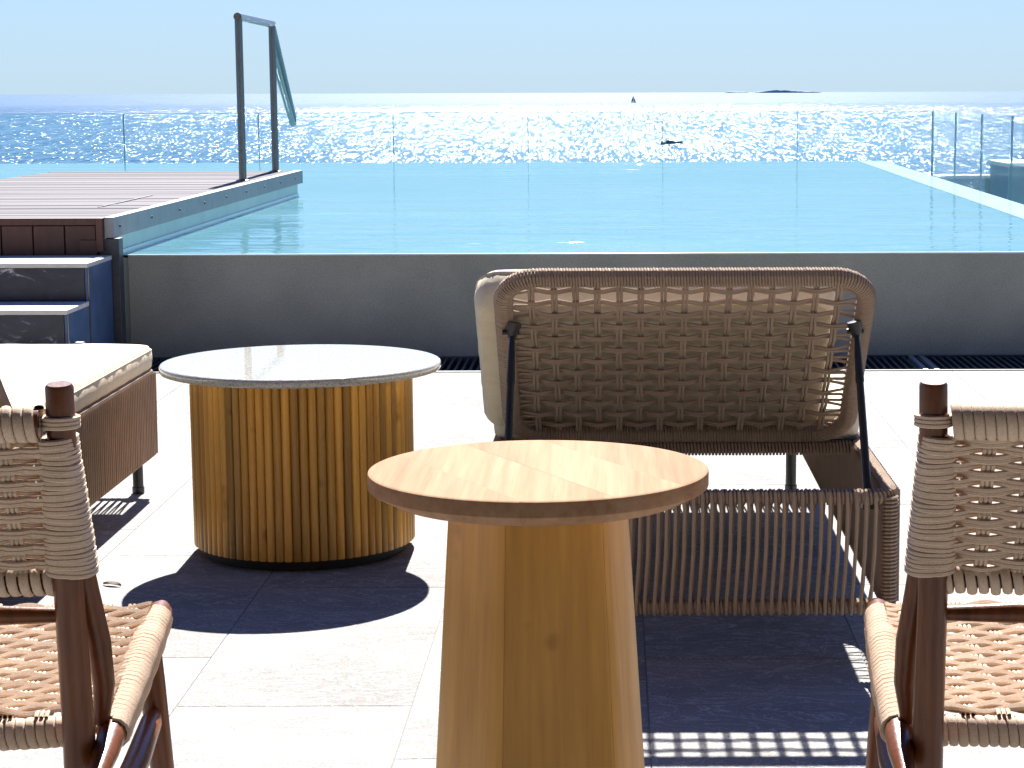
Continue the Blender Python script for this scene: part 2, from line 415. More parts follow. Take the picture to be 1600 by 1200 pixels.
# glass balustrade: far run and side run
gb = thing('glass_balustrade', (0, 22.6, -.6), 'frameless clear glass balustrade standing beyond the far and right edges of the pool', 'glass fence')
x = 3.49; ZG = 1.016+.6
w = 1.476
def pane(vs, fs_edge): pass
for i in range(9):
    x1 = x-i*w; x0 = x1-w
    m = MB().box(x0+.006, x1-.006, 0, .016, .0, ZG)
    m.mi = [0, 1, 0, 0, 1, 1]
    m.build('glass_pane', [M['glass'], M['glassedge']], gb, False)
for i in range(6):
    y1 = -i*1.5; y0 = y1-1.5
    m = MB().box(3.49, 3.506, y0+.006, y1-.012, .0, ZG)
    m.mi = [0, 1, 1, 1, 0, 0]
    m.build('glass_pane', [M['glass'], M['glassedge']], gb, False)
for i in range(9): MB().box(3.49-i*w-.003, 3.49-i*w+.003, .002, .014, 0, ZG-.004).build('joint_seal', M['glassedge'], gb, False)
MB().box(3.49-9*w, 3.484, -.002, .018, ZG+.001, ZG+.0035).build('top_edge', M['glassedge'], gb, False)
MB().box(-10, 3.52, -.03, .05, -.5, -.002).build('base_channel', M['trim'], gb, False)
MB().box(3.47, 3.53, -9, -.035, -.5, -.002).build('base_channel', M['trim'], gb, False)

# lower neighbouring terrace, seen through the glass at the right
nb = thing('neighbour_parapet', (5.9, 30, -1), 'low pale parapet seen through the glass at the far right beyond the pool', 'parapet')
MB().box(-1.6, 3.4, .5, .7, -10, .95).build('wall', M['concrete'], nb, False)
MB().box(-1.65, 3.4, .45, .75, .953, 1.0).build('coping', M['tread'], nb, False)
cb = thing('concrete_roof_block', (5.56, 29, -1), 'blue-grey concrete roof block behind the glass at the right edge', 'roof block')
MB().box(0, 4, 0, 1.4, -10, 1.17).build('wall', M['concrete'], cb, False)
MB().box(-.03, 4, -.03, 1.43, 1.173, 1.23).build('cap', M['tread'], cb, False)
MB().box(.38, .68, -.03, -.003, .5, .78).build('vent_opening', M['grate'], cb, False)

# ------------------------------------------------------------------ wooden deck in the pool
ZD = .666
dk = thing('pool_deck', (-2.29, 9.4, ZD), 'raised greyish wooden deck with metal edge trim jutting into the pool', 'deck')
y = 0.0; bw = .136
while y < 5.62:
    x0 = -1.83 + random.uniform(-.002, .002)
    link(MB().box(x0, -.045, .002, bw-.007, -.028, 0+random.uniform(-.0015, .0012)).mesh('board', M['deckboard'], False), 'deck_board', dk, (0, y, 0), bevel=.0015, seg=1)
    y += bw
DL = y
MB().box(-1.82, -.05, .01, DL-.01, -.20, -.031).build('deck_frame', M['fascia'], dk, False)
e = MB().box(-.043, 0, -.02, DL, -.088, .006).build('edge_trim', M['trim'], dk, False, bevel=.002)
sc = MB().lathe([(.007, 0), (.007, .003), (.003, .005)], 8).mesh('screw', M['black'])
for i in range(9):
    link(sc, 'screw', e, (.001, .1+i*.66, -.04), (0, PI/2, 0))
MB().box(-.043, 0, DL+.001, DL+.03, -.09, .004).build('trim_end', M['trim'], dk, False)
MB().box(-.08, -.03, .2, DL-.03, -.62, -.091).build('side_panel', M['poolside'], dk, False)
MB().box(-.03, -.022, .21, DL-.03, -.62, -.16).build('waterline_band', M['rim'], dk, False)
# hatch in the deck
MB().box(-.30, -.29, .9, 2.1, .001, .004).build('hatch_gap', M['black'], dk, False)
# front fascia boards
fb = MB().box(.003, .142, 0, .022, -.46, -.002)
fme = fb.mesh('fascia_board', M['fascia'], False)
for i in range(13):
    link(fme, 'fascia_board', dk, (-.078-.145*(i+1), -.03, -.03), bevel=.002, seg=1)
MB().box(-1.95, -.075, -.034, -.004, -.029, .003).build('front_nosing', M['fascia'], dk, False, bevel=.002)
MB().box(-.074, -.044, -.05, .0, -.15, .004).build('corner_block', M['fascia'], dk, False, bevel=.002)
# corner post
cp = thing('corner_post', (-2.38, 9.36, 0), 'dark metal post at the pool wall corner beside the steps', 'post')
MB().box(-.065, .015, 0, .06, 0, .57).build('post_face', M['fascia'], cp, False, bevel=.003)
MB().box(.017, .112, .02, .10, 0, .575).build('post_side', M['grate'], cp, False, bevel=.003)
MB().box(-.05, .0, -.012, -.002, .1, .5).build('seam_strip', M['steel'], cp, False)
ov = MB().lathe([(.001, 0), (.022, 0), (.022, .006), (.001, .008)], 20).build('oval_fitting', M['trim'], cp)
ov.location = (.05, .018, .145); ov.rotation_euler = (PI/2, 0, 0); ov.scale = (.7, 1.6, 1)
MB().box(.012, .045, -.03, .016, .38, .47).build('bracket', M['black'], cp, False, bevel=.004)

# steps
stp = thing('pool_steps', (-2.30, 8.14, 0), 'dark marble steps with pale lit treads leading up to the wooden deck', 'steps')
for i, (z, y0) in enumerate(((.167, 0), (.333, .42), (.5, .78))):
    y1 = 1.215
    MB().box(-1.9, -.012, y0+.012, y1, z-.16, z-.02).build('riser_block', M['grout'], stp, False)
    n = 4
    for k in range(n):
        xa = -1.9+k*(1.888/n)
        link(MB().box(xa+.001, xa+1.888/n-.001, y0, y0+.010, z-.165+.001, z-.022).mesh('riser', M['marble'], False), 'riser_tile', stp)
    nxt = (.42, .78, 1.215)[i]
    MB().box(-1.9, 0.004, y0-.012, nxt-.001, z-.0195, z).build('tread', M['tread'], stp, False, bevel=.002)
    MB().box(-.010, 0, y0+.001, nxt, (z-.166 if i == 0 else .001), z-.0205).build('side_tile', M['marble_side'], stp, False)
MB().box(.0015, .006, .423, .432, .0, .31).build('edge_profile', M['steel'], stp, False)
MB().box(.0015, .006, .783, .792, .0, .478).build('edge_profile', M['steel'], stp, False)
pl = thing('path_light', (-2.265, 8.62, 0), 'small black square bollard light beside the lowest visible marble step', 'path light')
MB().box(-.02, .02, -.02, .02, 0, .185).build('body', M['black'], pl, False, bevel=.003)
MB().box(-.016, .016, -.016, .016, .186, .19).build('cap', M['trim'], pl, False)

# handrail
hr = thing('pool_handrail', (-2.42, 13.42, ZD), 'tall steel handrail on the deck with a sloping hairpin end over the pool', 'handrail')
rp = .025
MB().tube([(0, 0, 0), (0, 0, 1.05)], rp, 14).build('post', M['steel'], hr)
MB().tube([(-.04, 1.55, 0), (-.04, 1.55, 1.05)], rp, 14).build('post', M['steel'], hr)
MB().tube([(0, -.03, 1.055), (-.04, 1.57, 1.06)], rp*1.05, 14).build('top_rail', M['steel'], hr)
hp = [(-.04, 1.56, 1.055), (-.11, 2.86, .41), (-.113, 2.91, .375), (-.114, 2.92, .345), (-.113, 2.90, .325), (-.11, 2.84, .335), (-.04, 1.58, .83)]
MB().tube(hp, rp*.95, 12).build('sloping_rail', M['steel'], hr)
for y_, x_ in ((0, 0), (1.55, -.04)):
    MB().lathe([(.045, 0), (.045, .006), (.03, .012)], 20).build('foot_flange', M['steel'], hr).location = (x_, y_, 0)

# ------------------------------------------------------------------ islands and boats
def island(x, y, l, h, sd):
    rnd = random.Random(sd); m = MB(); n = 26; rings = []
    for i in range(n+1):
        f = i/n; e_ = math.sin(PI*f)**.55
        hh = h*e_*(.75+.25*math.sin(f*5+sd))*rnd.uniform(.86, 1.08)+.3
        d = 60*e_+3; xx = l*(f-.5)
        rings.append([(xx, -d, -2), (xx, -d*.8, hh*.45), (xx, -d*.3, hh*.9), (xx, 0, hh), (xx, d*.4, hh*.8), (xx, d, -2)])
    m.loft(rings, closed=True); o = m.build('island', M['rock']); o.location = (x, y, -25); tag(o, kind='structure'); return o
island(5160, 60000, 1780, 110, 1); island(3620, 60800, 700, 62, 2); island(4250, 60400, 260, 66, 3); island(4480, 61600, 300, 58, 4)
sb = thing('sailboat', (51, 5300, -25), 'tiny dark-sailed sailboat far out near the horizon in the sun glitter', 'sailboat')
m = MB(); rings = []
for i in range(9):
    f = i/8; b_ = 1.8*math.sin(PI*min(1, f*.8+.12)); xx = -7+14*f
    rings.append([(xx, -b_, 1.5), (xx, -b_*.5, .1), (xx, b_*.5, .1), (xx, b_, 1.5)])
m.loft(rings); m.build('hull', M['hull'], sb)
MB().tube([(0, 0, 1.5), (0, 0, 19)], .16, 6).build('mast', M['hull'], sb)
def sail(p, name):
    a_, b_, c_ = [Vector(q) for q in p]; m = MB(); rings = []
    for i in range(9):
        f = i/8; l = a_.lerp(c_, f); r_ = b_.lerp(c_, f)
        rings.append([tuple(l.lerp(r_, g)+Vector((0, math.sin(PI*g)*.8*(1-f)+s_, 0))) for s_, gs in ((0, (0, .25, .5, .75, 1)), (.04, (1, .75, .5, .25, 0))) for g in gs])
    m.loft(rings); return m.build(name, M['sail'], sb)
sail(((-.3, 0, 2.6), (-6.2, 0, 2.9), (-.2, 0, 18.6)), 'mainsail')
sail(((6.6, 0, 1.8), (.8, 0, 2.2), (.3, 0, 16.5)), 'jib')
mbt = thing('motorboat', (29, 1050, -25), 'low dark motorboat speeding across the glittering sea with a pale wake', 'motorboat', rz=R(4))
m = MB(); rings = []
for i in range(11):
    f = i/10; b_ = 1.3*min(1, (1-f)*2.6)**.6+.03; xx = -5+11*f; sh = .25*f*f*2
    rings.append([(xx, -b_, 1.0+sh), (xx, -b_*.6, .05+f*.4), (xx, b_*.6, .05+f*.4), (xx, b_, 1.0+sh)])
m.loft(rings); m.build('hull', M['hull'], mbt)
m = MB(); m.loft([[(-2.5, -.9, 1.05), (-2.5, .9, 1.05), (-2.2, .8, 2.0), (-2.2, -.8, 2.0)], [(.6, -.9, 1.1), (.6, .9, 1.1), (.2, .7, 2.1), (.2, -.7, 2.1)], [(2.2, -.7, 1.2), (2.2, .7, 1.2), (2.1, .6, 1.3), (2.1, -.6, 1.3)]])
m.build('cabin', M['hullwhite'], mbt)
MB().box(-4.9, -3.9, -.3, .3, 1.0, 1.6).build('engine', M['hull'], mbt, bevel=.1)
m = MB()
for i in range(60):
    x_ = -52+random.uniform(-26, 74)*(1 if i % 2 else .6); x_ = min(x_, 22)
    m.add([(x_, 1047+random.uniform(-6, 8), -24.99), (x_+random.uniform(.5, 3), 1047+random.uniform(-6, 8), -24.99), (x_+random.uniform(.5, 2), 1049+random.uniform(-6, 8), -24.985)], [(0, 1, 2)])
tag(m.build('boat_wake', M['foam'], smooth=False), 'thin broken white wake trailing left behind the motorboat', 'wake', kind='stuff')

# ------------------------------------------------------------------ unseen building behind the camera, added to block sky and darken the shade
hb = thing('unseen_light_blocker', (0, -5, 0), 'unseen facade and doors added to darken the shade, with a canopy behind the viewpoint', 'building')
MB().box(-12, -6, -.4, 0, 0, 7).build('wall', M['render'], hb, False)
MB().box(6, 11, -.4, 0, 0, 7).build('wall', M['render'], hb, False)
MB().box(-6, 6, -.4, 0, 2.7, 7).build('wall', M['render'], hb, False)
for i in range(6): MB().box(-6+i*2.0+.03, -4+i*2.0-.03, -.22, -.2, .02, 2.68).build('door_pane', M['window'], hb, False)
MB().box(-12, 11, .02, 7.6, 3.0, 3.2).build('sky_blocking_canopy', M['fascia'], hb, False)  # added roof slab, reaching forward to keep sky and bounce off the chair backs
MB().box(-12, 11, -5, -.42, 0, .05).build('interior_floor', M['fascia'], hb, False)

# ================================================================== FURNITURE
# ---------------- round slatted table with stone top
ct = thing('round_coffee_table', (-.844, 5.475, 0), 'round coffee table with pale stone top on a drum of golden wood slats', 'coffee table')
ZT = .516; r0 = .290
ns = 80; wq = 2*PI*r0/ns
prof = [(-wq*.475, -.012), (-wq*.475, .0005), (-wq*.36, .0050), (-wq*.15, .0078), (wq*.15, .0078), (wq*.36, .0050), (wq*.475, .0005), (wq*.475, -.012)]
slat = MB().loft([[(x_, -y_, z_) for x_, y_ in prof] for z_ in (.03, .03+(ZT-.054))])
sme = slat.mesh('slat', M['teak'])
for i in range(ns):
    a_ = 2*PI*i/ns
    link(sme, 'slat', ct, (math.sin(a_)*r0, -math.cos(a_)*r0, 0), (0, 0, a_+random.uniform(-.03, .03)))
MB().lathe([(r0-.012, .028), (r0-.012, ZT-.026)], 64).build('drum_core', M['plinth'], ct)
MB().lathe([(r0-.02, 0), (r0-.02, .027)], 64).build('plinth', M['plinth'], ct)
rt = .3755
MB().lathe([(rt-.010, ZT-.0235), (rt-.003, ZT-.0215), (rt, ZT-.017), (rt, ZT-.006), (rt-.002, ZT-.002), (rt-.006, ZT), (rt-.012, ZT), (rt-.02, ZT)], 128).build('stone_top', M['terrazzo'], ct)

# ---------------- foreground wooden pedestal table
st = thing('wooden_side_table', (-.112, 2.962, 0), 'round wooden side table with plank top and tapered pedestal in the foreground', 'side table')
ZT = .684; RT = .250
top = thing_top = None
layers = [(RT-.012, 0), (RT-.006, 0), (RT-.003, -.0003), (RT-.0008, -.0015), (RT, -.004), (RT, -.0225), (RT-.002, -.0245), (RT-.032, -.0405)]
ang = math.atan2(-.398, .219)   # direction of the plank joints on the top
cuts = [-RT, -.135, -.008, .118, RT]
for q in range(4):
    a0, a1 = cuts[q]-(.00015 if q else 0), cuts[q+1]+(.00015 if q < 3 else 0)
    rings = []
    for r_, z_ in layers:
        ss = [a0+(a1-a0)*i/14 for i in range(15)]
        if q == 0: ss = [-RT*math.cos(math.asin(1)*i/14) if False else -RT+(a1+RT)*(1-math.cos(PI/2*i/14)) for i in range(15)]
        if q == 3: ss = [RT-(RT-a0)*(1-math.cos(PI/2*(14-i)/14)) for i in range(15)]
        ss = [max(-r_, min(r_, s_*(r_/RT))) for s_ in ss]
        up_ = [(s_, math.sqrt(max(0, r_*r_-s_*s_))) for s_ in ss]
        dn = [(s_, -math.sqrt(max(0, r_*r_-s_*s_))-1e-5) for s_ in ss][::-1]
        rings.append([(y_, x_, ZT+z_-.00008*abs(q-1.5)) for x_, y_ in up_+dn])
    p_ = MB().loft(rings).build('top_board', M['pale_teak'], st)
    p_.rotation_euler = (0, 0, 0)
    # rotate plank joints to their direction
    for v_ in p_.data.vertices:
        x_, y_ = v_.co.x, v_.co.y; c_, s__ = math.cos(ang), math.sin(ang)
        v_.co.x, v_.co.y = x_*c_-y_*s__, x_*s__+y_*c_
a = None
# texture direction for those boards follows the joint: use a rotated grain
def stave_ring(n, rt_, rb_, z0, z1, a_off):
    for k in range(n):
        A, B = a_off[k], a_off[(k+1) % n]
        if B < A: B += 2*PI
        rings = []
        for z_, r_ in ((z0, rb_), (z1, rt_)):
            e_ = .0035/r_
            o_ = [(r_*math.sin(t_), -r_*math.cos(t_)) for t_ in (A, B)]
            def lp(f): return (o_[0][0]*(1-f)+o_[1][0]*f, o_[0][1]*(1-f)+o_[1][1]*f)
            L_ = math.dist(o_[0], o_[1]); be = .005/L_; gp = .0003/L_
            def ins(p, d): k_ = 1-d/r_; return (p[0]*k_, p[1]*k_)
            pts = [ins(lp(gp), .0025), lp(be), lp(.33), lp(.66), lp(1-be), ins(lp(1-gp), .0025), ins(lp(1-gp), .03), ins(lp(gp), .03)]
            rings.append([(x_, y_, z_) for x_, y_ in pts])
        MB().loft(rings).build('stave', M['stave'], st)
angs = [R(d) for d in (-78, -18.5, 45, 78, 135, 180, 225)]
stave_ring(7, .1345, .175, .0, ZT-.041, angs)

# ---------------- ropes and woven lounger
def rounded_rect_path(hw, L, r, n=8, t0=0):
    """open U / closed rectangle in (u,t)"""
    p = []
    for cx, cz, a0 in ((hw-r, L-r, 0), (-hw+r, L-r, PI/2), (-hw+r, t0+r, PI), (hw-r, t0+r, 1.5*PI)):
        p += arc(cx, cz, r, a0, a0+PI/2, n)
    return p

def cushion(w, l, h, r, sd, name='cushion', parent=None, nx=40, ny=44, puff=.012):
    """soft pad centred at x=0, y 0..l, z 0..h with puckered rounded edges"""
    rnd = random.Random(sd); ph = [rnd.uniform(0, 6.28) for _ in range(8)]
    m = MB(); rings = []
    def sec(t):     # closed outline in x,y for inset t
        p = []
        hw = w/2-t; rr = max(.01, .055-t*.6)
        for cx, cy, a0 in ((hw-rr, l-t-rr, 0), (-hw+rr, l-t-rr, PI/2), (-hw+rr, t+rr, PI), (hw-rr, t+rr, 1.5*PI)):
            q = arc(cx, cy, rr, a0, a0+PI/2, 6); p += q
        # densify
        out = []
        for i in range(len(p)):
            a_, b_ = p[i], p[(i+1) % len(p)]; d = math.dist(a_, b_); k = max(1, int(round(d/.03)))
            for j in range(k): out.append((a_[0]+(b_[0]-a_[0])*j/k, a_[1]+(b_[1]-a_[1])*j/k))
        return out
    base = sec(0); N_ = len(base)
    lv = [(r*1.2, 0), (r*.4, .004), (r*.08, h*.2), (0, h*.5), (r*.06, h*.76), (r*.35, h*.95), (r*1.0, h), (r*2.5, h+puff*.5), (r*5, h+puff)]
    cxm, cym = 0, l/2
    for t, z in lv:
        ring = []
        for i, (x_, y_) in enumerate(base):
            kx = 1-t/(w/2); ky = 1-t/(l/2)
            xx, yy = x_*kx, cym+(y_-cym)*ky
            s_ = i/N_*2*PI
            wr = .0006*math.sin(29*s_+ph[0]+z*60)+.0007*math.sin(47*s_+ph[1]-z*40)
            if z >= h*.76: zz = z+.0006*math.sin(17*s_+ph[2])+.0004*math.sin(31*s_+ph[3])
            else: zz = z
            d = 1+wr/max(.1, math.hypot(xx, yy-cym))
            ring.append((xx*d, cym+(yy-cym)*d, zz))
        rings.append(ring)
    for k in (.6, .3, .02):
        last = rings[8]; ring = [(x_*k/1, cym+(y_-cym)*k, z_+.004*(1-k)*math.sin(9*x_+ph[4])) for x_, y_, z_ in last]; rings.append(ring)
    m.loft(rings)
    o = m.build(name, M['cushion'], parent)
    # piping
    pp = [(x_*(1-.004/(w/2))+0, cym+(y_-cym)*(1-.004/(l/2)), h*.80) for i, (x_, y_) in enumerate(base)]
    MB().tube(pp, .0035, 6, loop=True).build('piping', M['cushion'], o)
    return o

def lounger(loc, label):
    T = thing('sun_lounger', loc, label, 'sun lounger', 'rope woven sun loungers facing the pool')
    hw, L, z0, z1 = .455, 2.04, .135, .374; rf = .0125; rr = .0036
    rc = rf+rr*.6
    # frames (black core) and coils
    def loop_at(z): return [(x_, y_, z) for x_, y_ in rounded_rect_path(hw-.018, L-.018, .05, 5, .018)]
    for z, nm in ((z1, 'top_rail'), (z0, 'bottom_rail')):
        P = loop_at(z); P.append(P[0])
        MB().tube(P, rf, 8, caps=False).build(nm, M['rope'], T)
        MB().coil(P, rc, rr, pitch=.0085 if nm == 'top_rail' else .0092, seg=8, n=5, wob=.04).build('rope_wrap', M['rope'], T)
    for sx in (-1, 1):
        for yy in (.022, L-.022):
            P = [(sx*(hw-.024), yy, z0), (sx*(hw-.024), yy, z1)]
            MB().tube(P, rf, 8).build('corner_post', M['black'], T)
            MB().coil(P, rc, rr, pitch=.008, seg=8).build('rope_wrap', M['rope'], T)
            MB().lathe([(.017, 0), (.019, .004), (.019, .02), (.0165, .022), (.0165, z0)], 14).build('leg', M['black'], T).location = (sx*(hw-(.045 if yy < 1 else .065)), yy+(.03 if yy < 1 else -.03), 0)
    # strands of the near end, one loop per strand
    n = 42; q = (2*hw-.1)/n
    f_ = rf+rr*1.5
    lp = MB().tube([(0, -f_*.6, z1+f_*.7), (0, -f_, z1), (.001, -f_, z1-.03), (-.001, -f_-.001, (z0+z1)/2), (-q*.35, -f_, z0+.03), (-q*.4, -f_, z0), (-q*.4, -f_*.6, z0-f_*.7), (-q*.35, 0, z0-f_), (-q*.3, f_, z0), (0, f_, z0+.04), (q*.45, f_*1.0, z1-.03), (q*.5, f_, z1), (q*.5, f_*.5, z1+f_*.8)], rr*1.15, 6)
    lm = lp.mesh('rope_strand', M['rope'])
    for i in range(n):
        o = link(lm, 'rope_strand', T, (-hw+.05+q*(i+.5)+random.uniform(-.0012, .0012), .018, 0), (0, 0, random.uniform(-.02, .02)))
    # other sides joined
    def side(axis, pos, a0, a1, nm):
        m = MB(); c = a0; k = 0; st_ = .0215
        while c < a1:
            for d, sl in ((-f_, 0), (f_, st_*.5)):
                j = random.uniform(-.0015, .0015)
                if axis == 'y': P = [(pos+d, c+sl+j, z1+.006), (pos+d, c+sl*.5-j, (z0+z1)/2), (pos+d, c-j, z0-.006)]
                else: P = [(c+sl+j, pos+d, z1+.006), (c+sl*.5-j, pos+d, (z0+z1)/2), (c-j, pos+d, z0-.006)]
                m.tube(P, rr, 5, caps=False)
            c += st_; k += 1
        tag(m.build(nm, M['rope'], T), kind='stuff')
    side('y', hw-.018, .06, L-.05, 'side_rope_panel'); side('y', -hw+.018, .06, L-.05, 'side_rope_panel')
    side('x', L-.018, -hw+.05, hw-.05, 'foot_rope_panel')
    # hinge cross member, rope wrapped, and cross bars
    yh = .66
    P = [(-hw+.03, yh, z1-.005), (hw-.03, yh, z1-.005)]
    MB().tube(P, .013, 8).build('hinge_rail', M['black'], T)
    MB().coil(P, .016, rr, pitch=.0082, seg=8).build('rope_wrap', M['rope'], T)
    for yy in (1.1, 1.55): MB().box(-hw+.03, hw-.03, yy, yy+.03, z1-.03, z1-.01).build('cross_bar', M['black'], T, False)
    MB().box(-hw+.03, hw-.03, yh+.03, L-.05, z1-.008, z1-.002).build('seat_webbing', M['rope'], T, False)
    # backrest: plane through the hinge leaning to the near end
    top = Vector((0, .217, .838)); bot = Vector((0, .67, .392))
    dt = (top-bot); Lb = dt.length; dt.normalize(); nn = Vector((0, dt.z, -dt.y))   # toward the foot end, upwards
    def pp(u, t, d=0): return tuple(bot+Vector((u, 0, 0))+dt*t+nn*d)
    hb_ = .424; pr_ = .0165
    path = [(x_, t_) for x_, t_ in rounded_rect_path(hb_-.018, Lb-.018, .080, 10, .018)]
    P = [pp(x_, t_) for x_, t_ in path]; P.append(P[0])
    MB().tube(P, pr_, 8, caps=False).build('backrest_frame', M['rope'], T)
    MB().coil(P, pr_+.003, .0033, pitch=.0066, seg=9, n=5, wob=.03).build('rope_wrap', M['rope'], T)
    # weave: pairs of ropes
    nc, nr = 15, 13
    ux = [(-hb_+.082)+i*(2*hb_-.164)/(nc-1) for i in range(nc)]
    tz = [.062+j*(Lb-.125)/(nr-1) for j in range(nr)]
    wr_ = .0037; amp = .0056
    for i, u in enumerate(ux):
        m = MB(); jit = random.uniform(-.0015, .0015)
        for s_ in (-1, 1):
            P = [pp(u*.985+s_*.0040, .012, 0), pp(u+s_*.0040, .03, 0)]
            for j in range(nr*4):
                f = j/4
                if f > nr-1: break
                j0 = int(f); t = tz[j0]+(f-j0)*(tz[1]-tz[0])
                d = -amp*math.cos(PI*(f+i)); P.append(pp(u+s_*.0040+jit*math.sin(f*.7), t, d))
            P += [pp(u+s_*.0040, Lb-.03, 0), pp(u+s_*.0040, Lb-.012, -.012)]
            m.tube(P, wr_, 6, caps=False)
        m.build('woven_strand', M['rope'], T)
    for j, t in enumerate(tz):
        m = MB(); sg = random.uniform(-.002, .002)
        for s_ in (-1, 1):
            # fans out to the frame at both sides
            P = [pp(-hb_+.014, t+s_*.016, .006*s_), pp(-hb_+.045, t+s_*.009, 0)]
            for i in range(nc*4-3):
                f = i/4; i0 = int(f); u = ux[0]+f*(ux[1]-ux[0])
                d = amp*math.cos(PI*(f+j)); bow = .0016*math.cos(PI*(f+j))
                P.append(pp(u, t+s_*.0040-bow+sg*math.sin(f*.5), d))
            P += [pp(hb_-.045, t+s_*.009, 0), pp(hb_-.014, t+s_*.016, .006*s_)]
            m.tube(P, wr_, 6, caps=False)
        m.build('woven_strand', M['rope'], T)
    # struts
    for sx in (-1, 1):
        A = Vector(pp(sx*(hb_-.036), Lb*.735, -.034)); B = Vector((sx*(hb_-.030), .10, z1-.03))
        MB().tube([A, A.lerp(B, .06), A.lerp(B, .12), A.lerp(B, .3), A.lerp(B, .31), B], [.006, .0065, .008, .010, .0085, .0095], 10).build('strut', M['black'], T)
        MB().tube([A+Vector((-.006*sx, 0, .022)), A+Vector((0, 0, .0)), A+Vector((0, 0, -.015))], [.017, .014, .008], 10).build('clamp', M['black'], T)
        MB().tube([A+Vector((-.022, 0, 0)), A+Vector((.016, 0, 0))], .006, 8).build('clamp_knob', M['black'], T)
        MB().box(min(sx*(hb_-.045), sx*(hw-.02)), max(sx*(hb_-.045), sx*(hw-.02)), .08, .12, z1-.04, z1-.015).build('strut_bracket', M['black'], T, False)
        MB().tube([(sx*(hb_-.02), yh+.005, z1+.012), (sx*(hw-.02), yh+.005, z1+.012)], .007, 8).build('hinge_pin', M['black'], T)
    # cushions
    sc_ = cushion(.905, 1.37, .083, .03, 3, 'seat_cushion', T); sc_.location = (-.005, .67, z1+.008)
    bc = cushion(.83, .512, .115, .035, 5, 'back_cushion', T)
    # local y -> dt, local z -> nn
    mt = Matrix(((-1, 0, 0, -.046), (0, dt.y, nn.y, 0), (0, dt.z, nn.z, 0), (0, 0, 0, 1)))
    o_ = Vector(pp(-.064, -.015, .026)); mt[0][3] = o_.x; mt[1][3] = o_.y; mt[2][3] = o_.z
    bc.matrix_local = mt
    return T

L1 = lounger((.158, 4.275, 0), 'woven rope sun lounger seen from behind its raised back, right of the stone table')
L2 = copy_tree(L1)
L2.location = (-1.872, 4.275, 0)
L2['label'] = 'woven rope sun lounger at the left edge with a sunlit cream seat cushion'

